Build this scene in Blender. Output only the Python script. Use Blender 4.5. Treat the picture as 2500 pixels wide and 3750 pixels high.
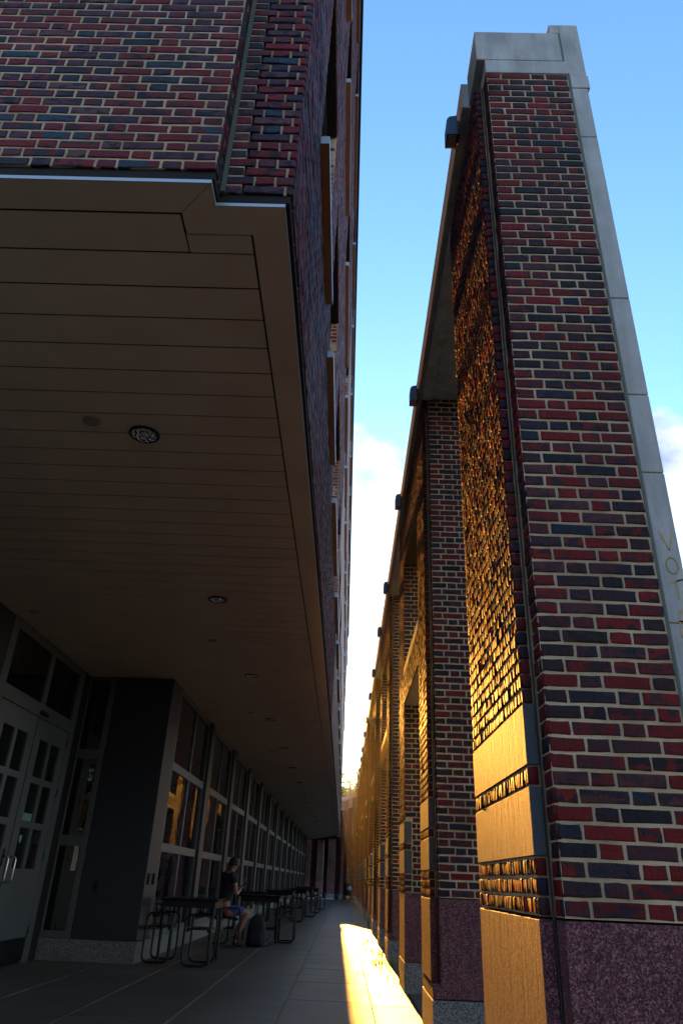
import bpy, math, random
import numpy as np
from mathutils import Matrix, Vector
random.seed(7); RS = np.random.RandomState(11)
for o in list(bpy.data.objects): bpy.data.objects.remove(o)
sc = bpy.context.scene
rad = math.radians

# ------------------------------------------------------------------ camera
CAMH = 1.12
yaw, pitch, roll = [math.radians(a) for a in (-1.2499043, 27.43059319, 2.44124404)]
fw = Vector((math.sin(yaw)*math.cos(pitch), math.cos(yaw)*math.cos(pitch), math.sin(pitch)))
r0 = Vector((math.cos(yaw), -math.sin(yaw), 0)); u0 = r0.cross(fw)
rr = r0*math.cos(roll) + u0*math.sin(roll); uu = -r0*math.sin(roll) + u0*math.cos(roll)
cd = bpy.data.cameras.new('camera'); cam = bpy.data.objects.new('camera', cd); sc.collection.objects.link(cam)
cd.sensor_width = 36; cd.lens = 2603.705/3750*36; cd.clip_start = .05; cd.clip_end = 2000
M = Matrix((rr, uu, -fw)).transposed().to_4x4(); M.translation = (0, 0, CAMH); cam.matrix_world = M
sc.camera = cam

# ------------------------------------------------------------------ light
SUN_DX, SUN_SL = -.0132, .205            # sun direction (dx, 1, slope): straight down the alley, low
sun_el = math.atan(SUN_SL); sun_az = math.atan(SUN_DX)
world = bpy.data.worlds.new("World"); sc.world = world; world.use_nodes = True
nt = world.node_tree; nt.nodes.clear()
def N(t, **k):
    n = nt.nodes.new(t)
    for a, b in k.items(): setattr(n, a, b)
    return n
wo = N('ShaderNodeOutputWorld'); bg = N('ShaderNodeBackground'); sky = N('ShaderNodeTexSky')
sky.sky_type = 'NISHITA'; sky.sun_disc = False; sky.sun_elevation = sun_el; sky.sun_rotation = sun_az
sky.air_density = 1.0; sky.dust_density = .12; sky.ozone_density = 2.2
tc = N('ShaderNodeTexCoord'); sep = N('ShaderNodeSeparateXYZ'); nt.links.new(tc.outputs['Generated'], sep.inputs[0])
nz = N('ShaderNodeTexNoise'); nz.inputs['Scale'].default_value = 5.5; nz.inputs['Detail'].default_value = 9; nz.inputs['Roughness'].default_value = .58
mp = N('ShaderNodeMapping'); mp.inputs['Location'].default_value = (3.1, .4, 1.7); mp.inputs['Scale'].default_value = (1, 1, 1.7)
nt.links.new(tc.outputs['Generated'], mp.inputs[0]); nt.links.new(mp.outputs[0], nz.inputs['Vector'])
def math_(op, a, b=None, clamp=False):
    n = N('ShaderNodeMath', operation=op, use_clamp=clamp)
    for i, v in enumerate((a, b)):
        if v is None: continue
        if isinstance(v, (int, float)): n.inputs[i].default_value = v
        else: nt.links.new(v, n.inputs[i])
    return n.outputs[0]
lowm = N('ShaderNodeMapRange'); lowm.inputs['From Min'].default_value = .62; lowm.inputs['From Max'].default_value = .46
nt.links.new(sep.outputs['Z'], lowm.inputs['Value'])
s1 = math_('ADD', math_('MULTIPLY', lowm.outputs[0], .42), nz.outputs['Fac'])
cm = N('ShaderNodeMapRange'); cm.inputs['From Min'].default_value = .75; cm.inputs['From Max'].default_value = .86
nt.links.new(s1, cm.inputs['Value'])
nz2 = N('ShaderNodeTexNoise'); nz2.inputs['Scale'].default_value = 9; nz2.inputs['Detail'].default_value = 5
nt.links.new(mp.outputs[0], nz2.inputs['Vector'])
cr = N('ShaderNodeValToRGB'); cr.color_ramp.elements[0].position = .36; cr.color_ramp.elements[0].color = (.80, 1.05, 1.45, 1)
cr.color_ramp.elements[1].position = .58; cr.color_ramp.elements[1].color = (2.5, 2.5, 2.6, 1)
nt.links.new(nz2.outputs['Fac'], cr.inputs[0])
mx = N('ShaderNodeMix', data_type='RGBA'); nt.links.new(math_('MULTIPLY', cm.outputs[0], .95), mx.inputs[0])
ad = N('ShaderNodeMix', data_type='RGBA', blend_type='ADD'); lo2 = N('ShaderNodeMapRange'); lo2.inputs['From Min'].default_value = .42; lo2.inputs['From Max'].default_value = .24; lo2.inputs['To Min'].default_value = .05; lo2.inputs['To Max'].default_value = .3; nt.links.new(sep.outputs['Z'], lo2.inputs['Value']); nt.links.new(lo2.outputs[0], ad.inputs[0]); hs = N('ShaderNodeHueSaturation'); hs.inputs['Saturation'].default_value = 1.12; hs.inputs['Value'].default_value = 1.02; nt.links.new(sky.outputs[0], hs.inputs['Color'])
nt.links.new(cr.outputs[0], ad.inputs[6]); nt.links.new(sky.outputs[0], ad.inputs[7])
nt.links.new(hs.outputs[0], mx.inputs[6]); nt.links.new(ad.outputs[2], mx.inputs[7])
nt.links.new(mx.outputs[2], bg.inputs[0]); bg.inputs[1].default_value = .15
nt.links.new(bg.outputs[0], wo.inputs[0])
sl = bpy.data.lights.new('sun', 'SUN'); sl.energy = 4.4; sl.angle = rad(.53); sl.color = (1, .42, .065)
so = bpy.data.objects.new('sun', sl); sc.collection.objects.link(so)
so.rotation_euler = Vector((-SUN_DX, -1, -SUN_SL)).to_track_quat('-Z', 'Y').to_euler(); so.location = (0, 60, 30)
vs = sc.view_settings; vs.view_transform = 'Standard'; vs.look = 'None'; vs.gamma = 1; vs.use_curve_mapping = False
vs.exposure = 1.85
sc.render.resolution_x = 682; sc.render.resolution_y = 1024
sc.cycles.max_bounces = 8; sc.cycles.diffuse_bounces = 4; sc.cycles.glossy_bounces = 4

# ------------------------------------------------------------------ materials
MATS = {}
class G:
    def __init__(s, name):
        m = bpy.data.materials.new(name); m.use_nodes = True; s.m = m; s.t = m.node_tree
        s.b = s.t.nodes['Principled BSDF']; MATS[name] = m
    def n(s, t, **k):
        n = s.t.nodes.new(t)
        for a, b in k.items(): setattr(n, a, b)
        return n
    def l(s, a, b): s.t.links.new(a, b)
    def math(s, op, a, b=None, c=None, clamp=False):
        n = s.n('ShaderNodeMath', operation=op, use_clamp=clamp)
        for i, v in enumerate((a, b, c)):
            if v is None: continue
            if isinstance(v, (int, float)): n.inputs[i].default_value = v
            else: s.l(v, n.inputs[i])
        return n.outputs[0]
    def noise(s, vec, scale, detail=4, rough=.55, stretch=None):
        if stretch:
            m = s.n('ShaderNodeMapping'); m.inputs['Scale'].default_value = stretch; s.l(vec, m.inputs[0]); vec = m.outputs[0]
        n = s.n('ShaderNodeTexNoise'); n.inputs['Scale'].default_value = scale; n.inputs['Detail'].default_value = detail
        n.inputs['Roughness'].default_value = rough; s.l(vec, n.inputs['Vector']); return n.outputs['Fac']
    def ramp(s, fac, stops, interp='LINEAR'):
        r = s.n('ShaderNodeValToRGB'); cr = r.color_ramp; cr.interpolation = interp
        while len(cr.elements) < len(stops): cr.elements.new(.5)
        for e, (p, c) in zip(cr.elements, stops): e.position = p; e.color = (*c, 1)
        s.l(fac, r.inputs[0]); return r.outputs[0]
    def mix(s, fac, a, b, mode='MIX'):
        n = s.n('ShaderNodeMix', data_type='RGBA', blend_type=mode)
        for i, v in ((0, fac), (6, a), (7, b)):
            if isinstance(v, (int, float)): n.inputs[i].default_value = v
            elif isinstance(v, tuple): n.inputs[i].default_value = (*v, 1)
            else: s.l(v, n.inputs[i])
        return n.outputs[2]
    def bump(s, h, st, dist, prev=None):
        n = s.n('ShaderNodeBump'); n.inputs['Strength'].default_value = st; n.inputs['Distance'].default_value = dist
        s.l(h, n.inputs['Height'])
        if prev is not None: s.l(prev, n.inputs['Normal'])
        return n.outputs[0]
    def obj(s): return s.n('ShaderNodeTexCoord').outputs['Object']
    def world(s): return s.n('ShaderNodeNewGeometry').outputs['Position']
    def fin(s, col=None, rough=.6, nrm=None, metal=0, spec=.5):
        b = s.b
        if col is not None:
            if isinstance(col, tuple): b.inputs['Base Color'].default_value = (*col, 1)
            else: s.l(col, b.inputs['Base Color'])
        if isinstance(rough, (int, float)): b.inputs['Roughness'].default_value = rough
        else: s.l(rough, b.inputs['Roughness'])
        if nrm is not None: s.l(nrm, b.inputs['Normal'])
        b.inputs['Metallic'].default_value = metal; b.inputs['Specular IOR Level'].default_value = spec
        return s.m

def brick_mat(name='brick', pal=None):
    g = G(name); at = g.n('ShaderNodeAttribute', attribute_name='rnd'); oi = g.n('ShaderNodeObjectInfo')
    rnd = g.math('FRACT', g.math('ADD', at.outputs['Fac'], oi.outputs['Random']))
    base = g.ramp(rnd, pal or [(0, (.135, .003, .005)), (.18, (.18, .005, .007)), (.30, (.060, .014, .022)), (.44, (.030, .010, .015)),
                        (.60, (.009, .008, .012)), (.74, (.010, .015, .030)), (.84, (.105, .005, .010)), (.94, (.085, .024, .028))], 'CONSTANT')
    v = g.n('ShaderNodeVectorMath', operation='ADD'); g.l(g.world(), v.inputs[0])
    g.l(g.math('MULTIPLY', rnd, 30), v.inputs[1])
    n1 = g.noise(v.outputs[0], 16, 3, .55, (1, 1, 1.6))
    patch = g.n('ShaderNodeMapRange'); patch.inputs['From Min'].default_value = .50; patch.inputs['From Max'].default_value = .55; g.l(n1, patch.inputs['Value'])
    alt = g.ramp(g.math('FRACT', g.math('MULTIPLY', rnd, 7.3)), [(0, (.010, .012, .026)), (.35, (.15, .005, .008)), (.7, (.04, .016, .028))], 'CONSTANT')
    c = g.mix(g.math('MULTIPLY', patch.outputs[0], .9), base, alt)
    fine = g.noise(g.world(), 160, 4, .6)
    c = g.mix(.35, c, g.ramp(fine, [(.3, (.25, .25, .25)), (.7, (1, 1, 1))]), 'MULTIPLY')
    c = g.mix(.55, c, g.ramp(g.noise(g.world(), 1.7, 6, .62, (1, 1, .45)), [(.34, (.42, .42, .45)), (.58, (1, 1, 1))]), 'MULTIPLY')
    pits = g.noise(g.world(), 55, 3, .6)
    nb = g.bump(fine, .5, .004); nb = g.bump(pits, .6, .006, nb)
    nb = g.bump(g.noise(g.world(), 48, 4, .65, (1, 1, .22)), .8, .010, nb)
    return g.fin(c, .66, nb, spec=.24)
def mortar_mat():
    g = G('mortar'); f = g.noise(g.world(), 220, 3, .6); lo = g.noise(g.world(), 3, 3)
    c = g.ramp(lo, [(.3, (.42, .335, .215)), (.7, (.62, .51, .35))])
    c = g.mix(.4, c, g.ramp(f, [(.3, (.5, .5, .5)), (.7, (1, 1, 1))]), 'MULTIPLY')
    c = g.mix(.6, c, g.ramp(g.noise(g.world(), 2.3, 7, .68, (1, 1, .5)), [(.36, (.38, .37, .36)), (.56, (1, 1, 1))]), 'MULTIPLY')
    return g.fin(c, .9, g.bump(f, .7, .004), spec=.2)
def speckle(name, cols, scale, rough, bst=.5, streak=False, spec=.5):
    g = G(name); p = g.world()
    v = g.n('ShaderNodeTexVoronoi'); v.inputs['Scale'].default_value = scale; g.l(p, v.inputs['Vector'])
    ss = g.n('ShaderNodeSeparateColor'); g.l(v.outputs['Color'], ss.inputs[0])
    c = g.ramp(ss.outputs[0], cols, 'CONSTANT')
    c = g.mix(.35, c, g.ramp(g.noise(p, 7, 4), [(.3, (.55, .55, .55)), (.7, (1, 1, 1))]), 'MULTIPLY')
    h = g.noise(p, 110, 5, .7, (1, 1, .30) if streak else None)
    nb = g.bump(h, bst, .009)
    if streak:
        lf = g.noise(p, 17, 5, .65, (1, 1, .16)); nb = g.bump(lf, .9, .020, nb)
        c = g.mix(.5, c, g.ramp(g.noise(p, 30, 4, .6, (1, 1, .3)), [(.38, (.45, .42, .4)), (.6, (1, 1, 1))]), 'MULTIPLY')
    return g.fin(c, rough, nb, spec=spec)
def stone(name, c0, c1, rough=.7, stain=True, bst=.4):
    g = G(name); p = g.world(); f = g.noise(p, 180, 4, .65)
    c = g.ramp(g.noise(p, 2.5, 6, .6), [(.3, c0), (.7, c1)])
    if stain:
        st = g.noise(p, 9, 5, .6, (1, 1, .18)); c = g.mix(.45, c, g.ramp(st, [(.38, (.45, .46, .45)), (.6, (1, 1, 1))]), 'MULTIPLY')
    c = g.mix(.25, c, g.ramp(f, [(.3, (.5, .5, .5)), (.7, (1, 1, 1))]), 'MULTIPLY')
    sk = g.noise(p, 22, 5, .7, (1, 1, .15)); return g.fin(c, rough, g.bump(sk, bst, .012, g.bump(f, bst, .004)), spec=.3)
def plain(name, c, rough=.5, metal=0, var=.2, bump=.05, spec=.5, scale=6):
    g = G(name); p = g.world(); f = g.noise(p, scale, 5, .6)
    col = g.mix(var, c, g.ramp(f, [(.3, (.45, .45, .45)), (.7, (1, 1, 1))]), 'MULTIPLY')
    nb = g.bump(g.noise(p, 90, 3), bump, .002)
    return g.fin(col, rough, nb, metal, spec)
brick = brick_mat()
brickb = brick_mat('brick_skylit', [(0, (.150, .012, .022)), (.15, (.19, .014, .024)), (.28, (.090, .032, .055)), (.46, (.055, .026, .046)),
                                  (.60, (.020, .024, .042)), (.70, (.022, .050, .085)), (.82, (.13, .015, .030)), (.92, (.12, .050, .060))])  # building bricks: blue of the sky light is put into this palette
mortar = mortar_mat()
pinkgr = speckle('pink_granite', [(0, (.14, .045, .06)), (.3, (.07, .025, .035)), (.5, (.22, .09, .11)), (.72, (.035, .02, .03)), (.86, (.30, .16, .17))], 175, .72, .8, True, .25)
greygr = speckle('grey_granite', [(0, (.10, .11, .11)), (.3, (.16, .17, .165)), (.55, (.22, .23, .22)), (.8, (.03, .035, .04))], 120, .6, .35)
bluest = stone('blue_stone', (.045, .06, .075), (.07, .09, .11), .72, False, .8)
lime = stone('limestone', (.34, .355, .36), (.50, .515, .52), .7)
seal = plain('sealant', (.09, .115, .09), .7)
sealshade = plain('sealant_shaded', (.035, .042, .034), .8)  # darker sealant copy, shade of the pier notch put into its colour
soffm = plain('soffit_tan', (.66, .48, .31), .38, 0, .32, .04, scale=2.2)
lipm = plain('pale_metal', (.42, .48, .55), .35, .3, .1)
gapm = plain('black_gap', (.008, .008, .009), .9)
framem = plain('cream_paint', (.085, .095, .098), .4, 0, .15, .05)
panelm = plain('slate_panel', (.014, .018, .026), .45, 0, .2, .08)
sillm = plain('brown_metal', (.42, .22, .08), .45, 0, .15)
blackm = plain('black_steel', (.005, .005, .006), .42, 0, .2, .05, .3)
steel = plain('brushed_steel', (.55, .55, .55), .25, 1, .1)
jointL = plain('pale_joint', (.50, .52, .50), .9, 0, .5, .3, scale=20)
jointD = plain('dark_joint', (.02, .02, .02), .95)
def glass_mat():
    g = G('dark_glass'); return g.fin((.006, .007, .009), .008, g.bump(g.noise(g.world(), 2.2, 3), .05, .02), 0, .9)
glassm = glass_mat()
def paver_mat():
    g = G('paver'); p = g.world(); oi = g.n('ShaderNodeObjectInfo')
    f = g.noise(p, 130, 4, .7); lo = g.noise(p, 1.6, 5, .6); md = g.noise(p, 14, 5, .65)
    c = g.ramp(f, [(.30, (.020, .018, .015)), (.5, (.095, .080, .060)), (.72, (.24, .20, .15))])
    c = g.mix(.5, c, g.ramp(lo, [(.3, (.6, .58, .55)), (.7, (1, 1, 1))]), 'MULTIPLY')
    c = g.mix(.35, c, g.ramp(md, [(.35, (.5, .48, .45)), (.6, (1, 1, 1))]), 'MULTIPLY')
    vz = g.n('ShaderNodeTexVoronoi'); vz.inputs['Scale'].default_value = 3.4; g.l(p, vz.inputs['Vector'])
    c = g.mix(.55, c, g.ramp(vz.outputs['Distance'], [(.06, (.22, .21, .2)), (.085, (1, 1, 1))]), 'MULTIPLY')
    c = g.mix(.35, c, g.ramp(oi.outputs['Random'], [(0, (.65, .65, .65)), (1, (1, 1, 1))]), 'MULTIPLY')
    return g.fin(c, g.math('MULTIPLY_ADD', lo, .25, .34), g.bump(md, .25, .01, g.bump(f, .7, .005)), spec=.9)
paver = paver_mat()
def brickwall_tex():
    g = G('brick_courses'); p = g.obj(); s = g.n('ShaderNodeSeparateXYZ'); g.l(p, s.inputs[0])
    cb = g.n('ShaderNodeCombineXYZ'); g.l(g.math('ADD', s.outputs[0], s.outputs[1]), cb.inputs[0]); g.l(s.outputs[2], cb.inputs[1])
    b = g.n('ShaderNodeTexBrick'); b.inputs['Scale'].default_value = 1; b.inputs['Brick Width'].default_value = .154
    b.inputs['Row Height'].default_value = .0651; b.inputs['Mortar Size'].default_value = .006; b.inputs['Mortar Smooth'].default_value = .2
    b.inputs['Color1'].default_value = (.20, .02, .022, 1); b.inputs['Color2'].default_value = (.028, .028, .05, 1); b.inputs['Mortar'].default_value = (.33, .28, .21, 1)
    g.l(cb.outputs[0], b.inputs['Vector'])
    c = g.mix(.5, b.outputs['Color'], g.ramp(g.noise(p, 30, 3), [(.3, (.5, .5, .5)), (.7, (1, 1, 1))]), 'MULTIPLY')
    inv = g.math('SUBTRACT', 1, b.outputs['Fac'])
    return g.fin(c, .6, g.bump(g.noise(p, 60, 3), .5, .004, g.bump(inv, .8, .006)), spec=.4)
bricktex = brickwall_tex()
grassm = plain('grass', (.04, .06, .02), .9, 0, .6, .4, scale=3)
asph = plain('asphalt', (.05, .05, .05), .9, 0, .4, .3, scale=12)
def leaf_mat(name, c0, c1):
    g = G(name); at = g.n('ShaderNodeAttribute', attribute_name='rnd'); c = g.ramp(at.outputs['Fac'], [(0, c0), (1, c1)])
    g.fin(c, .55); tr = g.n('ShaderNodeBsdfTranslucent'); g.l(g.mix(1.0, c, (1.6, 1.9, .7), 'MULTIPLY'), tr.inputs[0])
    ms = g.n('ShaderNodeMixShader'); ms.inputs[0].default_value = .45
    g.l(g.b.outputs[0], ms.inputs[1]); g.l(tr.outputs[0], ms.inputs[2]); g.l(ms.outputs[0], g.t.nodes['Material Output'].inputs[0]); return g.m
redbrick = plain('red_brick', (.24, .014, .012), .7, 0, .5, .5, scale=25)
leafm = leaf_mat('leaves', (.045, .10, .015), (.12, .19, .03))
bark = plain('bark', (.07, .05, .035), .9, 0, .5, .8, scale=15)

# ------------------------------------------------------------------ helpers
col = sc.collection
def link(name, me, m=None, parent=None, kind=None):
    o = bpy.data.objects.new(name, me); col.objects.link(o)
    if m is not None and me is not None and len(me.materials) == 0:
        for x in (m if isinstance(m, (list, tuple)) else [m]): me.materials.append(x)
    if parent is not None: o.parent = parent
    if kind: o['kind'] = kind
    return o
def thing(name, label, cat, loc=(0, 0, 0), rz=0, group=None):
    o = bpy.data.objects.new(name, None); col.objects.link(o); o.location = loc; o.rotation_euler = (0, 0, rz)
    o.empty_display_size = .2; o['label'] = label; o['category'] = cat
    if group: o['group'] = group
    return o
def tag(o, label, cat, group=None):
    o['label'] = label; o['category'] = cat
    if group: o['group'] = group
    return o
class MB:
    def __init__(s): s.v = []; s.f = []; s.mi = []
    def add(s, vs, fs, mi=0):
        b = len(s.v); s.v += [tuple(v) for v in vs]; s.f += [tuple(b+i for i in f) for f in fs]; s.mi += [mi]*len(fs); return s
    def box(s, x0, x1, y0, y1, z0, z1, mi=0, bev=0):
        if bev > 0:
            b = min(bev, (x1-x0)*.4, (y1-y0)*.4, (z1-z0)*.4)
            vs = []
            for cx, sx in ((x0, 1), (x1, -1)):
                for cy, sy in ((y0, 1), (y1, -1)):
                    for cz, sz in ((z0, 1), (z1, -1)):
                        vs += [(cx, cy+sy*b, cz+sz*b), (cx+sx*b, cy, cz+sz*b), (cx+sx*b, cy+sy*b, cz)]
            # index: ((ix*2+iy)*2+iz)*3 + axis
            I = lambda ix, iy, iz, a: ((ix*2+iy)*2+iz)*3+a
            fs = []
            for ix in (0, 1):
                q = [I(ix, 0, 0, 0), I(ix, 0, 1, 0), I(ix, 1, 1, 0), I(ix, 1, 0, 0)]; fs.append(q if ix == 0 else q[::-1])
            for iy in (0, 1):
                q = [I(0, iy, 0, 1), I(1, iy, 0, 1), I(1, iy, 1, 1), I(0, iy, 1, 1)]; fs.append(q if iy == 0 else q[::-1])
            for iz in (0, 1):
                q = [I(0, 0, iz, 2), I(0, 1, iz, 2), I(1, 1, iz, 2), I(1, 0, iz, 2)]; fs.append(q if iz == 0 else q[::-1])
            for iy in (0, 1):
                for iz in (0, 1): fs.append([I(0, iy, iz, 1), I(1, iy, iz, 1), I(1, iy, iz, 2), I(0, iy, iz, 2)])
            for ix in (0, 1):
                for iz in (0, 1): fs.append([I(ix, 0, iz, 0), I(ix, 1, iz, 0), I(ix, 1, iz, 2), I(ix, 0, iz, 2)])
            for ix in (0, 1):
                for iy in (0, 1): fs.append([I(ix, iy, 0, 0), I(ix, iy, 1, 0), I(ix, iy, 1, 1), I(ix, iy, 0, 1)])
            for ix in (0, 1):
                for iy in (0, 1):
                    for iz in (0, 1): fs.append([I(ix, iy, iz, 0), I(ix, iy, iz, 1), I(ix, iy, iz, 2)])
            return s.add(vs, fs, mi)
        vs = [(x, y, z) for x in (x0, x1) for y in (y0, y1) for z in (z0, z1)]
        return s.add(vs, [(0, 1, 3, 2), (4, 6, 7, 5), (0, 4, 5, 1), (2, 3, 7, 6), (0, 2, 6, 4), (1, 5, 7, 3)], mi)
    def prism(s, poly, z0, z1, mi=0):
        n = len(poly); vs = [(x, y, z0) for x, y in poly]+[(x, y, z1) for x, y in poly]
        return s.add(vs, [tuple(range(n))[::-1], tuple(range(n, 2*n))]+[(i, (i+1) % n, n+(i+1) % n, n+i) for i in range(n)], mi)
    def tube(s, pts, r, n=8, closed=False, mi=0):
        pts = [Vector(p) for p in pts]; m = len(pts); rs = r if isinstance(r, (list, tuple)) else [r]*m
        vs = []; up = None
        for i, p in enumerate(pts):
            a = pts[(i-1) % m] if (closed or i > 0) else p; b = pts[(i+1) % m] if (closed or i < m-1) else p
            t = (b-a).normalized()
            if up is None:
                up = Vector((0, 0, 1)) if abs(t.z) < .9 else Vector((1, 0, 0))
            x = t.cross(up).normalized(); up = x.cross(t).normalized()
            for k in range(n):
                an = 2*math.pi*k/n; vs.append(p+(x*math.cos(an)+up*math.sin(an))*rs[i])
        fs = []
        for i in range(m if closed else m-1):
            j = (i+1) % m
            for k in range(n): fs.append((i*n+k, i*n+(k+1) % n, j*n+(k+1) % n, j*n+k))
        if not closed: fs += [tuple(range(n))[::-1], tuple((m-1)*n+k for k in range(n))]
        return s.add(vs, fs, mi)
    def lathe(s, prof, c, n=20, mi=0):
        vs = [(c[0]+r*math.cos(2*math.pi*k/n), c[1]+r*math.sin(2*math.pi*k/n), c[2]+z) for r, z in prof for k in range(n)]
        fs = [(i*n+k, i*n+(k+1) % n, (i+1)*n+(k+1) % n, (i+1)*n+k) for i in range(len(prof)-1) for k in range(n)]
        fs.append(tuple((len(prof)-1)*n+k for k in range(n)))
        return s.add(vs, fs, mi)
    def mesh(s, name='mesh', smooth=False):
        me = bpy.data.meshes.new(name); me.from_pydata(s.v, [], s.f)
        if any(s.mi): me.polygons.foreach_set('material_index', s.mi)
        if smooth: me.shade_smooth()
        me.update(); return me
    def build(s, name, m, parent=None, kind=None, smooth=False): return link(name, s.mesh(name, smooth), m, parent, kind)
def box(name, m, parent, x0, x1, y0, y1, z0, z1, bev=.004, kind=None):
    return MB().box(x0, x1, y0, y1, z0, z1, 0, bev).build(name, m, parent, kind)

# ---- bricks -------------------------------------------------------
HJ = .0067         # half joint
CH = .0651; HJS = .0062; HJF = .0080
def courses(u0, u1, z0, z1, holes=(), phase0=0.0, ch=CH):
    """Flemish bond: list of (u0,u1,z0,z1)"""
    out = []; n = int(round((z1-z0)/ch)); h = (z1-z0)/max(n, 1)
    for r in range(n):
        za = z0+r*h; zb = za+h; ph = phase0+(.1535 if r % 2 else 0)
        u = u0-.307*2+(-ph % .307); k = 0
        edges = []
        while u < u1:
            edges.append((u, u+.101)); edges.append((u+.101, u+.307)); u += .307
        for a, b in edges:
            segs = [(max(a, u0), min(b, u1))]
            for (ha, hb, hz0, hz1) in holes:
                if zb > hz0+.01 and za < hz1-.01:
                    ns = []
                    for (p, q) in segs:
                        if q <= ha or p >= hb: ns.append((p, q)); continue
                        if p < ha: ns.append((p, ha))
                        if q > hb: ns.append((hb, q))
                    segs = ns
            for p, q in segs:
                if q-p > .035: out.append((p, q, za, zb))
    return out
VB = {}
def brick_mesh(L, H, k, mt=None):
    mt = mt or brick; key = (round(L, 3), round(H, 3), k, mt.name)
    if key in VB: return VB[key]
    R = random.Random(int(key[0]*1000)*31+key[2]*7)
    def ring(ix, n, jit, nj):
        a = L/2-ix; b = H/2-ix; P = [(-a, -b), (0, -b), (a, -b), (a, 0), (a, b), (0, b), (-a, b), (-a, 0)]
        return [(x+R.uniform(-jit, jit), n+R.uniform(-nj, nj), z+R.uniform(-jit, jit)) for x, z in P]
    vs = ring(0, .025, 0, 0)+ring(0, .0032, .0024, .0006)+ring(.0035, 0, .0018, .0008)
    fs = []
    for a, b in ((0, 8), (8, 16)):
        for i in range(8): j = (i+1) % 8; fs.append((a+i, a+j, b+j, b+i))
    fs.append(tuple(range(16, 24)))
    me = bpy.data.meshes.new('brick'); me.from_pydata(vs, [], fs); me.materials.append(mt); me.update()
    VB[key] = me; return me
def brick_objs(lst, O, u, n, parent, lim, mt=None):
    """lst of (u0,u1,z0,z1) on the plane through O with horizontal unit u and outward normal n"""
    ang = math.atan2(u[1], u[0]); c = 0
    for (a, b, z0, z1) in lst[:lim]:
        L = b-a-2*HJ*.95; H = z1-z0-2*HJ*1.1
        me = brick_mesh(round(L/.004)*.004, H, random.randrange(4), mt)
        o = bpy.data.objects.new('brick', me); col.objects.link(o); o.parent = parent
        um = (a+b)/2; pr = max(-.0012, random.gauss(0, .0010))
        o.location = (O[0]+u[0]*um+n[0]*pr, O[1]+u[1]*um+n[1]*pr, (z0+z1)/2)
        flip = 1
        o.rotation_euler = (random.gauss(0, .003), random.gauss(0, .004), ang+random.gauss(0, .004)); c += 1
    return lst[lim:]
def brick_arrays(lst, O, u, n, mapf=None, rough=.0015, ridges=False, hj=None):
    """numpy verts/faces for joined bricks; ridges: wire-cut faces broken into upright ridges"""
    if not lst: return np.zeros((0, 3)), np.zeros((0, 4), int), np.zeros(0)
    J = hj or HJ; W_ = []; ids = []
    for i, (a, b, z0, z1) in enumerate(lst):
        a += J; b -= J; z0 += J*1.1; z1 -= J*1.1; rid = random.random()
        if not ridges: W_.append((a, b, z0, z1)); ids.append(rid); continue
        while a < b-1e-4:
            c = min(b, a+random.uniform(.012, .050))
            if b-c < .012: c = b
            W_.append((a, c, z0+random.uniform(-.001, .002), z1+random.uniform(-.003, .001))); ids.append(rid); a = c
    A = np.array(W_); k = len(A); ids = np.array(ids)
    ua, ub, za, zb = A.T; pr = RS.normal(0, .0018 if ridges else .0012, k)
    V = np.zeros((k, 12, 3))    # (u, z, n)
    for ring, (ins, dep) in enumerate(((0, -.02), (0, -.0032), (.0035, 0))):
        for c, (fu, fz) in enumerate(((0, 0), (1, 0), (1, 1), (0, 1))):
            i = ring*4+c
            V[:, i, 0] = np.where(fu, ub-ins*(.35 if ridges else 1), ua+ins*(.35 if ridges else 1)); V[:, i, 1] = np.where(fz, zb-ins, za+ins)
            V[:, i, 2] = dep+pr*(ring > 0)*(1.0 if ridges else 1)
            if ring > 0:
                V[:, i, :2] += RS.uniform(-.0014, .0014, (k, 2)); V[:, i, 2] += RS.uniform(-rough, rough, k)
    u = np.array(u); n = np.array(n); O = np.array(O, float)
    P = O+V[:, :, 0:1]*np.array([u[0], u[1], 0])+V[:, :, 2:3]*np.array([n[0], n[1], 0]); P[:, :, 2] = O[2]+V[:, :, 1]
    q = []
    for a in (0, 4):
        for i in range(4): j = (i+1) % 4; q.append((a+i, a+j, a+4+j, a+4+i))
    q.append((8, 9, 10, 11)); q = np.array(q)
    F = (q[None]+(np.arange(k)*12)[:, None, None]).reshape(-1, 4)
    return P.reshape(-1, 3), F, ids
def brick_stuff(parts, m, parent, name='brick', mapf=None, kind='stuff'):
    Vs = []; Fs = []; I_ = []; b = 0
    for P, F, ids in parts:
        if len(P) == 0: continue
        Vs.append(P); Fs.append(F+b); I_.append(ids); b += len(P)
    if not Vs: return None
    V = np.concatenate(Vs); F = np.concatenate(Fs)
    if mapf: V = mapf(V)
    me = bpy.data.meshes.new(name); me.vertices.add(len(V)); me.vertices.foreach_set('co', V.ravel().astype('f4'))
    me.loops.add(F.size); me.loops.foreach_set('vertex_index', F.ravel().astype('i4'))
    me.polygons.add(len(F)); me.polygons.foreach_set('loop_start', (np.arange(len(F))*4).astype('i4'))
    me.polygons.foreach_set('loop_total', np.full(len(F), 4, 'i4'))
    at = me.attributes.new('rnd', 'FLOAT', 'POINT'); at.data.foreach_set('value', np.repeat(np.concatenate(I_), 12).astype('f4'))
    me.update(calc_edges=True); return link(name, me, m, parent, kind)

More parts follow.
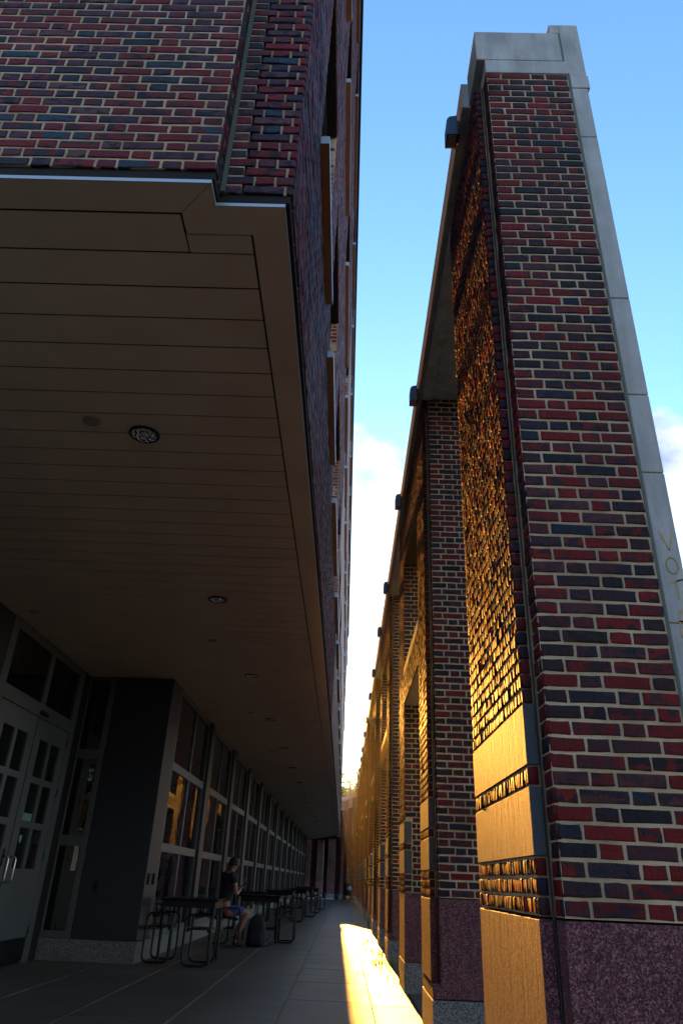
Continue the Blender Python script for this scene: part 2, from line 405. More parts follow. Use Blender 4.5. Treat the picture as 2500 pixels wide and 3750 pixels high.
# added haze imitates the lens glare round the low sun
hz = MB().box(-60, 60, -34, 125, -1.1, 19.6).build('glare_haze', None, None, 'stuff')
_m = bpy.data.materials.new('glare_haze'); _m.use_nodes = True; _m.node_tree.nodes.clear()
_o = _m.node_tree.nodes.new('ShaderNodeOutputMaterial'); _p = _m.node_tree.nodes.new('ShaderNodeVolumePrincipled')
_p.inputs['Density'].default_value = .00013; _p.inputs['Anisotropy'].default_value = .86; _p.inputs['Color'].default_value = (.92, .90, .86, 1)
_m.node_tree.links.new(_p.outputs[0], _o.inputs['Volume']); hz.data.materials.append(_m)

# ------------------------------------------------------------------ ground and pavement
g = MB().add([(-400, -400, -.06), (400, -400, -.06), (400, 400, -.06), (-400, 400, -.06)], [(0, 1, 2, 3)]).build('ground', grassm, None, 'structure')
pav = MB(); pav.box(-12, -.56, -8, 62, -.05, -.012, 0); pav.box(-.56, 3.2, -8, 62, -.05, -.013, 1)
pav = pav.build('pavement', [jointL, jointD], None, 'structure')
xs = [-5.02, -4.13, -3.24, -2.35, -1.455, -.557, .33, .79]
PM = {}
def pav_mesh(w, l, k):
    key = (round(w, 3), round(l, 3), k)
    if key not in PM:
        R = random.Random(int(key[0]*1000)+k); mb = MB().box(-w/2, w/2, -l/2, l/2, -.03, 0, 0, .004)
        mb.v = [(x+R.uniform(-.0015, .0015), y+R.uniform(-.0015, .0015), z) for x, y, z in mb.v]
        me = mb.mesh('paver'); me.materials.append(paver); PM[key] = me
    return PM[key]
rest = MB(); npv = 0
for c in range(len(xs)-1):
    x0, x1 = xs[c]+(.007 if c < 5 else .004), xs[c+1]-(.007 if c < 4 else .004); step = .7 if c == 6 else .755
    y = (8.795-21*.7) if c == 6 else (8.125+(.1 if c % 2 else 0)-20*.755)
    while y < 54:
        if 4.6 < y < 31 and (c >= 1) and npv < 300:
            o = bpy.data.objects.new('paver', pav_mesh(x1-x0, step-.008, random.randrange(3))); col.objects.link(o); o.parent = pav
            o.location = ((x0+x1)/2, y+step/2, random.uniform(-.0015, .0015)); o.rotation_euler = (random.gauss(0, .0015), random.gauss(0, .0012), random.gauss(0, .001)); npv += 1
        else: rest.box(x0, x1, y+.004, y+step-.004, -.03, random.uniform(-.002, .001), 0, .004)
        y += step
y = -8
while y < 54:                       # outer strip under and between the piers
    for a, b in ((.80, 1.55), (1.56, 2.36), (2.37, 3.15)): rest.box(a, b, y, y+.745, -.03, random.uniform(-.004, 0), 0, .004)
    y += .755
rest.build('paver', paver, pav, 'stuff')

# ------------------------------------------------------------------ colonnade
X0 = .75; XB = .812; XL = 1.379; X1 = 1.50; ND = .11; ZG = 1.03; ZB = 6.18; ZT = 6.33
BLK = [(1.235, 1.500), (1.577, 1.833)]
def make_pier(name, label, Y0, Y1, notch, top_full=False, nparts=300, group='piers of the colonnade', loc=(0, 0, 0), rz=0, cap=False):
    """local coordinates: pier runs from Y0 to Y1 in y; inner (alley) face at x = X0"""
    t = thing(name, label, 'brick pier', loc, rz, group)
    xb = XB if notch else X0; ztop = 6.31 if top_full else ZB
    ys = Y0+ND if notch else Y0
    d = .006 if nparts else .014
    core = MB()
    core.box(xb+d, X1-d, Y0+d, Y1-d, ZG, ztop, 0)
    if notch: core.box(X0+.008, xb+d+.002, ys+.014, Y1-d-.002, ZG, ztop, 0)
    core.build('mortar_core', mortar, t)
    # granite base
    box('grey_base', greygr, t, X0-.004, X1+.01, Y0-.004, Y1+.004, -.05, .302)
    if notch:
        box('granite_slab', pinkgr, t, X0-.003, .800, ys, Y1, .417, 1.022, .005)
        box('granite_slab', pinkgr, t, XB, XL+.008, Y0, Y1, .310, 1.022, .005)
        box('granite_foot', pinkgr, t, X0, XB-.002, Y0, Y1-.003, .310, .414, .005)
        box('sealant_joint', sealshade, t, .801, .808, ys+.004, Y0+ND+.02, .42, ztop, 0)
    else:
        box('granite_slab', pinkgr, t, X0, XL+.008, Y0, Y1, .310, 1.022, .005)
    xblk = .80 if notch else .842
    for a, b in BLK: box('stone_block', bluest, t, X0-.003, xblk, ys, Y1, a+.004, b-.004, .003)
    # limestone quoin on the outer corner
    js = [.310, .92, 1.53, 2.18, 2.95, 3.42, 4.09, 5.50, 6.02]
    for a, b in zip(js[:-1], js[1:]): box('limestone_quoin', lime, t, XL+.014, X1, Y0-.001, Y0+.30, a+.003, b-.003, .003)
    box('limestone_shoulder', lime, t, XL+.014, X1+.018, Y0-.004, Y0+.30, 6.023, 6.16, .003)
    box('sealant_joint', seal, t, XL+.001, XL+.0135, Y0+.002, Y0+.02, .31, 6.19, 0)
    if not top_full:
        box('stone_band', lime, t, XB, XL+.005, Y0, Y1, ZB+.006, ZT, .003)
    # bricks
    holes = [] if notch else [(0, xblk-xb, a, b) for a, b in BLK]
    fr = courses(0, XL-xb, ZG, ztop, [] if notch else [(0, xblk-xb+.001, ZG, 1.833)])
    if not notch: fr += courses(.0, xblk-xb, ZG, 1.235)+courses(0, xblk-xb, 1.5, 1.577)
    side = [c for c in courses(0, Y1-ys, ZG, 1.235, ())]+courses(0, Y1-ys, 1.500, 1.577, (), .05)+courses(0, Y1-ys, 1.833, ztop, ())
    f3 = fr
    restf = brick_objs(sorted(f3, key=lambda c: c[2]), (xb+.002, Y0, 0), (1, 0), (0, -1), t, nparts) if nparts else f3
    P = [brick_arrays(restf, (xb+.002, Y0, 0), (1, 0), (0, -1), hj=(HJ if nparts else .0050)),
         brick_arrays(side, (X0, Y1, 0), (0, -1), (-1, 0), rough=.0018, ridges=True, hj=HJS),
         brick_arrays(courses(.31, Y1-Y0, .31, ztop), (X1, Y0, 0), (0, 1), (1, 0))]
    P.append(brick_arrays(courses(0, X1-X0, ZG, ztop), (X1, Y1, 0), (-1, 0), (0, 1)))
    if notch: P.append(brick_arrays(courses(0, ND-.006, ZG, ztop, (), .04), (XB, Y0+ND-.004, 0), (0, -1), (-1, 0), hj=.004))
    if notch: P.append(brick_arrays(courses(0, .045, ZG, 1.235)+courses(0, .045, 1.5, 1.577)+courses(0, .045, 1.833, ztop), (X0+.002, ys, 0), (1, 0), (0, -1), hj=.004))
    brick_stuff(P, brick, t)
    return t
def copy_tree(o, parent=None, skip=()):
    c = o.copy(); col.objects.link(c)
    if parent is not None: c.parent = parent
    for ch in o.children:
        if ch.name.split('.')[0] in skip and not ch.get('kind'): continue
        copy_tree(ch, c, skip)
    return c
PER = 6.5; W = .87
P1 = make_pier('brick_pier', 'nearest brick pier, at the right edge, with chalk letters on its pale stone corner', 3.0, 4.43, True, False, 300)
P2 = make_pier('brick_pier', 'second brick pier from the camera, dark recess down its left front corner', 0, W, True, True, 300, loc=(0, 6.86, 0))
P3 = make_pier('brick_pier', 'third brick pier from the camera, with two blue-grey corner blocks facing the camera', 0, W, False, True, 300, loc=(0, 9.85, 0))
names = ['fourth', 'fifth', 'sixth', 'seventh', 'eighth', 'ninth', 'tenth', 'eleventh', 'twelfth', 'thirteenth', 'fourteenth', 'fifteenth']
far2 = far3 = None; idx = 0
for k in range(1, 7):
    for src, y, nt_ in ((P2, 6.86, True), (P3, 9.85, False)):
        yy = y+k*PER
        if yy > 50: continue
        if k == 1: c = copy_tree(src)
        else:
            if nt_ and far2 is None: far2 = make_pier('brick_pier', '', 0, W, True, True, 0); c = far2
            elif not nt_ and far3 is None: far3 = make_pier('brick_pier', '', 0, W, False, True, 0); c = far3
            else: c = copy_tree(far2 if nt_ else far3)
        c.location = (0, yy, 0)
        c['label'] = '%s brick pier counted from the camera along the straight colonnade%s' % (names[idx], ', dark recess at its corner' if nt_ else '')
        idx += 1
# nearest pier cap
cap = [('cap_stone', X0+.004, 1.362, 3.0, 3.34, ZT+.006, 6.675), ('step_cap_stone', 1.376, 1.512, 3.002, 3.34, 6.165, 6.785), ('step_cap_stone', 1.305, 1.3755, 3.003, 3.34, 6.679, 6.785)]
for n, *b in cap: box(n, lime, P1, *b, .004)
box('sealant_joint', seal, P1, 1.3625, 1.3755, 3.006, 3.05, 6.19, 6.676, 0)
# chalk letters V O T E stacked on the limestone quoin
chalk = plain('yellow_chalk', (.50, .36, .09), .95)
def stroke(pts, w=.006):
    mb = MB()
    for (a, b), (c, d) in zip(pts[:-1], pts[1:]):
        dx, dz = c-a, d-b; L = math.hypot(dx, dz) or 1; nx, nz = -dz/L*w/2, dx/L*w/2
        ex, ez = dx/L*w*.3, dz/L*w*.3; y = 2.9975
        mb.add([(a-ex+nx, y, b-ez+nz), (a-ex-nx, y, b-ez-nz), (c+ex-nx, y, d+ez-nz), (c+ex+nx, y, d+ez+nz)], [(0, 1, 2, 3)])
        mb.add([(a-ex+nx, y+.0015, b-ez+nz), (a-ex-nx, y+.0015, b-ez-nz), (c+ex-nx, y+.0015, d+ez-nz), (c+ex+nx, y+.0015, d+ez+nz)], [(3, 2, 1, 0)])
    return mb
xc = 1.452
L = {'chalk_letter_v': [(xc-.030, 2.625), (xc+.002, 2.535), (xc+.030, 2.632)],
     'chalk_letter_o': [(xc+.026*math.cos(a), 2.455+.040*math.sin(a)) for a in [i*math.pi/8+.4 for i in range(17)]],
     'chalk_letter_t': [(xc-.026, 2.372), (xc+.034, 2.388), (xc+.006, 2.38), (xc+.004, 2.292)],
     'chalk_letter_e': [(xc+.032, 2.232), (xc-.004, 2.236), (xc-.014, 2.19), (xc+.020, 2.19), (xc-.014, 2.19), (xc-.014, 2.12), (xc+.03, 2.122)]}
for n, p in L.items(): stroke(p).build(n, chalk, P1)

# beams between the paired piers, brick panel above, coping
def make_bay(ya, yb, lab, loc=None):
    t = thing('brick_crossbeam', lab, 'brick beam', (0, ya, 0), 0, 'brick crossbeams between paired piers'); w = yb-ya
    d = .008
    MB().box(X0+d, 1.30, 0, w, 3.30, 3.67).build('mortar_core', mortar, t)
    box('stone_band', lime, t, X0-.004, 1.31, .002, w-.002, 3.676, 3.80, .004)
    box('soffit_plate', soffm, t, X0+.02, 1.28, .002, w-.002, 3.288, 3.2995, 0)
    brick_stuff([brick_arrays(courses(0, w, 3.30, 3.67), (X0, w, 0), (0, -1), (-1, 0), rough=.0018, ridges=True, hj=HJS)], brick, t)
    t2 = thing('lintel_wall', lab.replace('crossbeam', 'wall panel').replace('half way up', 'under the coping'), 'lintel wall', (0, ya, 0), 0, 'brick lintel walls over paired piers')
    MB().box(X0+d, X1-d, 0, w, 5.385, 6.31).build('mortar_core', mortar, t2)
    box('steel_lintel', blackm, t2, X0+.01, X1-.01, .002, w-.002, 5.372, 5.3845, 0)
    brick_stuff([brick_arrays(courses(0, w, 5.385, 6.31), (X0, w, 0), (0, -1), (-1, 0), rough=.0018, ridges=True, hj=HJS),
                 brick_arrays(courses(0, w, 5.385, 6.31), (X1, 0, 0), (0, 1), (1, 0))], brick, t2)
    return t, t2
B1 = make_bay(6.86+W, 9.85, 'brick crossbeam half way up between the second and third piers')
ords = ['second and third', 'fourth and fifth', 'sixth and seventh', 'eighth and ninth', 'tenth and eleventh', 'twelfth and thirteenth', 'fourteenth and fifteenth']
for k in range(1, 7):
    if 9.85+k*PER > 50: break
    for s_ in B1:
        c = copy_tree(s_); c.location.y += k*PER; c['label'] = s_['label'].replace('second and third', ords[k])
cop = thing('stone_coping', 'pale stone coping running along the top of the straight brick colonnade', 'coping', (0, 3.345, 0))
y = 0; CE = 51.5
while y < CE-3.345:
    l = min(1.62, CE-3.345-y); box('coping_block', lime, cop, .705, 1.53, y+.004, y+l-.004, 6.33, 6.62, .006); y += 1.62
box('coping_bed', mortar, cop, .76, 1.48, 0, CE-3.345, 6.312, 6.3285, 0)
# single-bay lintel soffit: two stones under the coping
for k in range(0, 7):
    a = 4.43 if k == 0 else 9.85+W+(k-1)*PER; b = 6.86+k*PER
    if b > 51: break
    box('lintel_stone', lime, cop, .757, .86, a-3.345+.01, b-3.345-.01, 6.20, 6.31, .004)
    box('lintel_stone', lime, cop, .866, 1.49, a-3.345+.01, b-3.345-.01, 6.215, 6.31, .004)

# lamps on the coping
def make_lamp():
    t = thing('wall_lamp', 'x', 'wall lamp', (0, 0, 0), 0, 'black wall lamps along the coping')
    n = 7; prof = [(0, 0), (.115, 0)]+[(.115-.115*(1-math.cos(i/n*math.pi/2))*.55, .20+.10*math.sin(i/n*math.pi/2)) for i in range(1, n+1)]+[(0, .31)]
    vs = []; w = .085
    for yy in (-w, w):
        for a, z in prof: vs.append((-a, yy, z))
    m = len(prof); fs = [tuple(range(m)), tuple(range(m, 2*m))[::-1]]+[(i, (i+1) % m, m+(i+1) % m, m+i) for i in range(1, m)]
    MB().add(vs, fs).build('housing', plain('lamp_black', (.015, .025, .05), .3, .2), t)
    MB().box(-.10, -.012, -.07, .07, -.006, .006, 0, .002).build('lens', plain('lamp_lens', (.30, .26, .18), .2), t)
    MB().box(.0, .028, -.06, .06, .04, .26, 0, .004).build('mounting_plate', blackm, t)
    MB().tube([(-.02, 0, .12), (.03, 0, .12)], .03, 10).build('conduit', blackm, t)
    return t
lp = make_lamp(); pos = [3.62, 6.75]+[9.5+PER*k for k in range(0)]; ly = [3.54, 6.92, 9.6]+sum([[13.2+PER*k, 16.0+PER*k] for k in range(6)], [])
ordn = ['nearest', 'second', 'third', 'fourth', 'fifth', 'sixth', 'seventh', 'eighth', 'ninth', 'tenth', 'eleventh', 'twelfth', 'thirteenth', 'fourteenth', 'fifteenth']
for i, yy in enumerate(ly):
    c = lp if i == 0 else copy_tree(lp); c.location = (.703-.017, yy, 6.20); c.scale = (.72, .72, .72)
    c['label'] = '%s black wall lamp counted from the camera along the colonnade coping' % ordn[i]

# ------------------------------------------------------------------ left building
bld = thing('brick_building', 'tall red and blue brick building on the left, tan plank soffit over glazed arcade', 'building', (0, 0, 0))
ZS = 3.956; ZBR = 4.02; XF = -.348; YF1 = 2.19; YF2 = 2.315; XJ = -.695; YE = 54.0; ZR = 18.2
LEAN = .0072
def lean(V):
    V = V.copy(); V[:, 0] += np.maximum(V[:, 2]-4.0, 0)*LEAN; return V
def leanv(mb):
    mb.v = [(x+max(z-4.0, 0)*LEAN, y, z) for x, y, z in mb.v]; return mb
# window layout on the alley facade
S = [3.35, 5.7, 8.82]; Wd = [1.55, 2.05, 2.65]
base = [12.55, 15.5, 18.65]; bw = [2.15, 2.1, 2.65]
for k in range(5):
    for s_, w_ in zip(base, bw):
        if s_+k*9.9+w_ < YE-.5: S.append(s_+k*9.9); Wd.append(w_)
ZF = [5.89, 10.47, 15.12]; HW = 2.3
holes_f = [(s_, s_+w_, z, z+HW) for z in ZF for s_, w_ in zip(S, Wd)]
# front face bricks (facing the camera)
f1 = courses(0, 4.5, ZBR, 5.9, (), .06); f1v = [c for c in f1 if c[1] < 0]
vis = sorted([c for c in f1 if c[0] > 4.5-1.75], key=lambda c: c[2]); oth = [c for c in f1 if c[0] <= 4.5-1.75]
f2 = courses(0, XF-XJ, ZBR, 6.9)
rest1 = brick_objs(vis, (XJ-4.5, YF1, 0), (1, 0), (0, -1), bld, 215, brickb)
rest2 = brick_objs(sorted(f2, key=lambda c: c[2]), (XJ+.002, YF2, 0), (1, 0), (0, -1), bld, 85, brickb)
P = [brick_arrays(rest1+oth+courses(0, 4.5, 5.9, 12, (), .06), (XJ-4.5, YF1, 0), (1, 0), (0, -1)),
     brick_arrays(rest2, (XJ+.002, YF2, 0), (1, 0), (0, -1)),
     brick_arrays(courses(0, YF2-YF1-.004, ZBR, 12, (), .03), (XJ, YF1, 0), (0, 1), (1, 0))]
brick_stuff(P, brickb, bld)
brick_stuff([brick_arrays(courses(0, XF-XJ, 6.9, ZR), (XJ+.002, YF2, 0), (1, 0), (0, -1))], brickb, bld, mapf=None)
YM = 15.0
brick_stuff([brick_arrays(courses(YF2, YM, ZBR, ZR, holes_f), (XF, 0, 0), (0, 1), (1, 0), rough=.0025)], brickb, bld, mapf=lean)
# facade backing with window openings
core = MB()
def fbox(mb, y0, y1, z0, z1, dep=.24, off=.008, mi=0):
    z = z0
    while z < z1-1e-6:
        zz = min(z+2.2, z1); mb.box(XF-dep, XF-off, y0, y1, z, zz, mi); z = zz
zc = ZBR
for zf in ZF:
    fbox(core, YF2+.012, YM, zc+(.009 if zc == ZBR else 0), zf)
    prev = YF2+.012
    for s_, w_ in zip(S, Wd):
        if s_ > YM: break
        fbox(core, prev, min(s_, YM), zf, zf+HW); prev = s_+w_
    if prev < YM: fbox(core, prev, YM, zf, zf+HW)
    zc = zf+HW
fbox(core, YF2+.012, YM, zc, ZR)
leanv(core).build('mortar_core', mortar, bld)
farw = MB(); zc = ZBR
for zf in ZF:
    fbox(farw, YM, YE, zc, zf, off=0); prev = YM
    for s_, w_ in zip(S, Wd):
        if s_+w_ <= YM: continue
        if s_ > prev: fbox(farw, prev, s_, zf, zf+HW, off=0)
        prev = s_+w_
    fbox(farw, prev, YE, zf, zf+HW, off=0); zc = zf+HW
fbox(farw, YM, YE, zc, ZR, off=0)
leanv(farw).build('brick_wall', bricktex, bld)
body = MB(); body.box(-14, -.85, 2.6, YE-.02, 4.06, ZR-.1, 0); body.build('inner_core', gapm, bld)
MB().box(XJ-4.6, XJ-.005, YF1+.005, 2.62, ZBR+.008, 12).box(XJ-.01, XF-.25, YF2+.005, 2.63, ZBR+.008, ZR).build('mortar_core', mortar, bld)
MB().box(-14, XJ-4.6, YF1, 2.62, ZBR, 12).build('brick_wall', bricktex, bld)
endw = MB().box(-14, XF-.24, YE-.02, YE+.1, 4.05, ZR); endw.build('brick_wall', bricktex, bld)
leanv(MB().box(XF-.35, XF+.062, YF2-.02, YE+.1, ZR, ZR+.14)).build('roof_coping', blackm, bld)
box('sealant_joint', seal, bld, XJ+.0015, XJ+.022, YF2-.012, YF2+.002, ZBR+.002, 9, 0)
# windows over the alley
for fi, zf in enumerate(ZF):
    for wi, (s_, w_) in enumerate(zip(S, Wd)):
        y0, y1 = s_, s_+w_; xo = XF+(zf-4)*LEAN
        sx = MB().box(-.16, .060, -.03, w_+.03, -.075, -.004, 0, .002)
        o = sx.build('window_sill', sillm, bld); o.location = (xo, y0, zf+.01)
        fl = MB().box(.0605, .064, -.032, w_+.032, -.077, .002, 0).box(-.012, .0635, -.0345, -.0305, -.077, .002, 0); fo = fl.build('flashing', lipm, o)
        fr = MB(); a, b = .05, .05
        for (p, q, r, s2) in ((0, w_, 0, a), (0, w_, HW-a, HW), (0, a, a, HW-a), (w_-a, w_, a, HW-a), (w_/2-.025, w_/2+.025, a, HW-a)): fr.box(-.155, -.105, p, q, r, s2, 0)
        f = fr.build('window_frame', framem, bld); f.location = (xo+HW*.5*LEAN, y0, zf+.012)
        for (p, q) in ((a, w_/2-.025), (w_/2+.025, w_-a)):
            MB().box(-.138, -.130, p, q, a, HW-a).build('pane', glassm, f)
        hd = MB().box(-.235, -.002, .004, w_-.004, HW-.034, HW-.016).build('head_shade_strip', gapm, f)  # black strip added for the shade under the window head
        if y1 < YM+4:
            brick_stuff([brick_arrays(courses(.0, .235, 0, HW, ()), (-.24, w_-.001, 0), (1, 0), (0, -1))], redbrick, f, name='jamb_bricks')
# soffit trim (stepped border), lip, shadow gap
def poly(mb, pts, z0, z1): mb.prism(pts, z0, z1); return mb
xo, yo = -.384, 2.336; xs1, ys1 = -.715, 2.212; tw = .168
outer = [(-6, ys1), (xs1, ys1), (xs1, yo), (xo, yo), (xo, YE)]; inner = [(-6, ys1+tw), (xs1-tw, ys1+tw), (xs1-tw, yo+tw), (xo-tw, yo+tw), (xo-tw, YE)]
for i in range(4):
    a, b, c, d = outer[i], outer[i+1], inner[i+1], inner[i]
    if i == 3:
        y = yo; first = True
        while y < YE:
            ye = min(y+3.05, YE); p = [(xo, y+.0015), (xo, ye-.0015), (xo-tw, ye-.0015), (xo-tw, (y+tw) if first else y+.0015)]
            MB().prism(p[::-1], ZS, ZS+.02).build('soffit_trim', soffm, bld); y = ye; first = False
    else:
        q = [a, b, c, d]; cx = sum(v[0] for v in q)/4; cy = sum(v[1] for v in q)/4
        q = [(cx+(x-cx)*.9985, cy+(y-cy)*.9985) for x, y in q]; MB().prism(q, ZS, ZS+.02).build('soffit_trim', soffm, bld)
lip = MB()
lip.box(-6, xs1+.004, ys1-.004, ys1-.0005, ZS-.002, ZS+.020).box(xs1+.0005, xs1+.004, ys1-.0005, yo-.004, ZS-.002, ZS+.020).box(xs1+.0005, xo+.004, yo-.004, yo-.0005, ZS-.002, ZS+.020).box(xo+.0005, xo+.004, yo-.0005, YE, ZS-.002, ZS+.020)
lip.build('soffit_lip', lipm, bld)
MB().box(-6, XJ-.006, YF1+.016, 2.6, ZS+.021, ZBR+.009).box(XJ-.03, XF-.012, YF2+.014, YE, ZS+.021, ZBR+.009).build('shelf_gap', gapm, bld)
# soffit backing + planks
MB().box(-6.2, xo-.173, 2.50, YE+8, ZS+.0075, ZS+.09).build('soffit_backing', gapm, bld)
PLM = {}
yp = 2.388; first = True; stuffp = MB(); i = 0
PW = .2428
y = 2.628-PW*1
while y < YE+6.5:
    y1 = y+PW
    if y < YE: xr = xo-tw-.012
    else: xr = xo-tw-(y-YE)*.27
    if y < 2.5: xr = xs1-tw-.012
    if y < 40:
        a, b, c_, d_ = -6, xr, max(y, ys1+tw+.008)+.005, y1-.005
        l = b-a; o = MB().box(a, b, c_+.001, d_-.001, ZS+random.uniform(0, .0008), ZS+.006, 0, .001).build('soffit_plank', soffm, bld)
    else: stuffp.box(-6, xr, y+.006, y1-.006, ZS, ZS+.006, 0, .001)
    y = y1
MB().box(xs1-tw-.004, xo-tw-.012, yo+tw+.008, 2.628-.004, ZS, ZS+.02).build('soffit_plank', soffm, bld)
stuffp.build('soffit_plank', soffm, bld, 'stuff')

# ---- storefront wall x = -2.86, from y = 11.58
XW = -2.86
def fpart(parent, m, y0, y1, z0, z1, x0=XW-.05, x1=XW, name='frame', bev=.003): return box(name, m, parent, x0, x1, y0, y1, z0, z1, bev)
plinth = MB().box(XW-.30, XW+.012, 12.0, 62, -.05, .262, 0, .004).box(-4.30, XW+.013, 11.568, 12.0, -.05, .262, 0, .004)
plinth.build('granite_plinth', greygr, bld)
box('corner_column', panelm, bld, -3.80, XW, 11.585, 12.28, .266, ZS-.004, .006)
box('dark_back_wall', gapm, bld, XW-.5, XW-.12, 12.28, 62, .2, ZS+.02, 0)
y = 12.29; bays = 0
while y < 58:
    w = 2.92; ya, yb = y, y+w
    fm = MB(); zt = ZS-.05
    for z0, z1 in ((.264, .345), (1.43, 1.555), (2.645, 2.775), (3.86, ZS-.006)): fm.box(XW-.05, XW-.004, ya, yb, z0, z1, 0, .003)
    for yy0, yy1 in ((ya, ya+.05), (ya+w/2-.035, ya+w/2+.035), (yb-.05, yb)): fm.box(XW-.052, XW-.002, yy0, yy1, .264, ZS-.007, 0, .003)
    f = fm.build('storefront_frame', framem, bld)
    for z0, z1 in ((.345, 1.43), (1.555, 2.645), (2.775, 3.86)):
        for yy0, yy1 in ((ya+.05, ya+w/2-.035), (ya+w/2+.035, yb-.05)):
            o = MB().box(-.004, .004, yy0, yy1, z0, z1).build('pane', glassm, f); o.location = (XW-.034, 0, 0)
    box('pilaster', panelm, bld, XW-.06, XW+.055, yb+.002, yb+.43, .264, ZS-.005, .004)
    y += 3.35
# ---- entrance recess: return wall y = 11.58 and door wall x = -4.22
YW = 11.58; XD = -4.22
sf = MB()
for a, b in ((-4.30, -4.21), (-3.885, -3.803)): sf.box(a, b, YW, YW+.06, .264, ZS-.005, 0, .003)
for z0, z1 in ((.264, .355), (1.437, 1.577), (2.668, 2.805), (3.89, ZS-.006)): sf.box(-4.21, -3.885, YW+.003, YW+.058, z0, z1, 0, .003)
sf = sf.build('sidelight_frame', framem, bld)
for z0, z1 in ((.355, 1.437), (1.577, 2.668), (2.805, 3.89)): MB().box(-4.21, -3.885, YW+.028, YW+.036, z0, z1).build('pane', glassm, sf)
box('wall_plate', blackm, bld, -3.60, -3.53, YW-.003, YW+.004, .86, .99, .004)
dfr = MB()
for a, b in ((11.11, 11.30), ): dfr.box(XD-.06, XD-.0, a, b, .0, ZS-.005, 0, .003)
dfr.box(XD-.06, XD+.0, 8.55, 8.72, 0, ZS-.005, 0, .003); dfr.box(XD-.06, XD-.001, 8.72, 11.11, 2.965, 3.14, 0, .003); dfr.box(XD-.06, XD-.001, 8.72, 11.11, 3.835, ZS-.005, 0, .003)
dfr.box(XD-.06, XD-.002, 9.90, 10.04, 3.14, 3.835, 0, .003)
dfr = dfr.build('door_frame', framem, bld)
for a, b in ((8.72, 9.90), (10.04, 11.11)): MB().box(XD-.035, XD-.028, a, b, 3.14, 3.835).build('pane', glassm, dfr)
box('jamb_gap', gapm, bld, XD-.03, XD-.01, 11.30, 11.575, 0, ZS-.01, 0)
box('dark_wall', gapm, bld, XD-.4, XD-.09, 2.6, 11.62, -.02, ZS+.02, 0)
box('panel_wall', panelm, bld, XD-.088, XD-.01, 2.6, 8.54, 0, ZS-.01, 0)
box('sensor', blackm, bld, XD, XD+.045, 9.90, 10.14, 2.99, 3.05, .015)
paperm = plain('notice_paper', (.16, .32, .32), .6)
for y0, lab, hy in ((9.935, 'right', 11.08), (8.735, 'left', 8.75)):
    y1 = y0+1.165
    panes = [(y0+.19, y0+.525), (y0+.615, y0+.955)] if lab == 'right' else [(y0+.215, y0+.55), (y0+.64, y0+.975)]
    dm = MB(); zr = [(.30, 1.11), (1.59, 1.67), (2.14, 2.22), (2.70, 2.955)]
    for z0, z1 in zr: dm.box(XD-.045, XD-.006, y0, y1, z0, z1, 0, .002)
    for z0, z1 in ((1.11, 1.59), (1.67, 2.14), (2.22, 2.70)):
        e = [y0, panes[0][0], panes[0][1], panes[1][0], panes[1][1], y1]
        for a, b in ((e[0], e[1]), (e[2], e[3]), (e[4], e[5])): dm.box(XD-.045, XD-.007, a, b, z0, z1, 0, .002)
    d_ = dm.build('door', framem, bld)
    for z0, z1 in ((1.11, 1.59), (1.67, 2.14), (2.22, 2.70)):
        for a, b in panes: MB().box(XD-.034, XD-.026, a, b, z0, z1).build('pane', glassm, d_)
    box('kick_plate', blackm, d_, XD-.04, XD-.012, y0, y1, .03, .298, .002)
    yh = y0+.075 if lab == 'right' else y1-.11
    MB().tube([(XD-.006, yh, 1.24), (XD+.05, yh, 1.24), (XD+.068, yh, 1.225), (XD+.072, yh, 1.20), (XD+.072, yh, .99), (XD+.068, yh, .965), (XD+.05, yh, .95), (XD-.006, yh, .95)], .011, 10).build('pull_handle', steel, d_, smooth=True)
    if lab == 'right':
        for z in (.38, 1.28, 2.1, 2.8): box('hinge', blackm, d_, XD-.008, XD+.008, y1-.012, y1+.01, z-.055, z+.055, .003)
    box('push_plate', blackm, d_, XD-.006, XD-.001, yh-.03, yh+.03, 1.13, 1.33, 0) if lab == 'left' else None
    box('notice', paperm, d_, XD-.0255, XD-.0245, panes[0][0]+.02, panes[0][1]-.01, 1.675, 1.77, 0)
# small shield-shaped sticker on the glass
mb = MB(); cy, cz = 10.24, 1.47
mb.add([(XD-.024, cy-.045, cz+.03), (XD-.024, cy+.045, cz+.03), (XD-.024, cy+.042, cz-.02), (XD-.024, cy+.02, cz-.055), (XD-.024, cy, cz-.065), (XD-.024, cy-.02, cz-.055), (XD-.024, cy-.042, cz-.02)], [tuple(range(7))[::-1]])
mb.build('sticker', paperm, bld)
box('card_reader', blackm, bld, XW-.001, XW+.03, 11.70, 11.79, .97, 1.12, .004)
box('card_reader', blackm, bld, XW-.001, XW+.03, 12.00, 12.12, .97, 1.12, .004)

# ---- downlights and sprinkler discs in the soffit
def refl_mat():
    g = G('reflector'); v = g.n('ShaderNodeTexVoronoi'); v.inputs['Scale'].default_value = 40; g.l(g.world(), v.inputs['Vector'])
    return g.fin((.7, .7, .72), .10, g.bump(v.outputs['Distance'], 1.0, .03), 1)
refl = refl_mat()
def make_down():
    t = thing('downlight', 'x', 'ceiling light', (0, 0, 0), 0, 'round recessed downlights along the soffit')
    MB().lathe([(.112, -.001), (.108, -.012), (.092, -.012), (.088, 0)], (0, 0, 0), 28).build('trim_ring', blackm, t, smooth=True)
    MB().lathe([(.091, -.011), (.075, -.006), (.045, -.003), (.0, -.002)], (0, 0, 0), 28).build('reflector', refl, t, smooth=True)
    MB().lathe([(.030, -.003), (.026, -.012), (.0, -.015)], (.0, 0, 0), 16).build('bulb', plain('bulb_glass', (.5, .5, .48), .08), t, smooth=True)
    return t
dl = make_down()
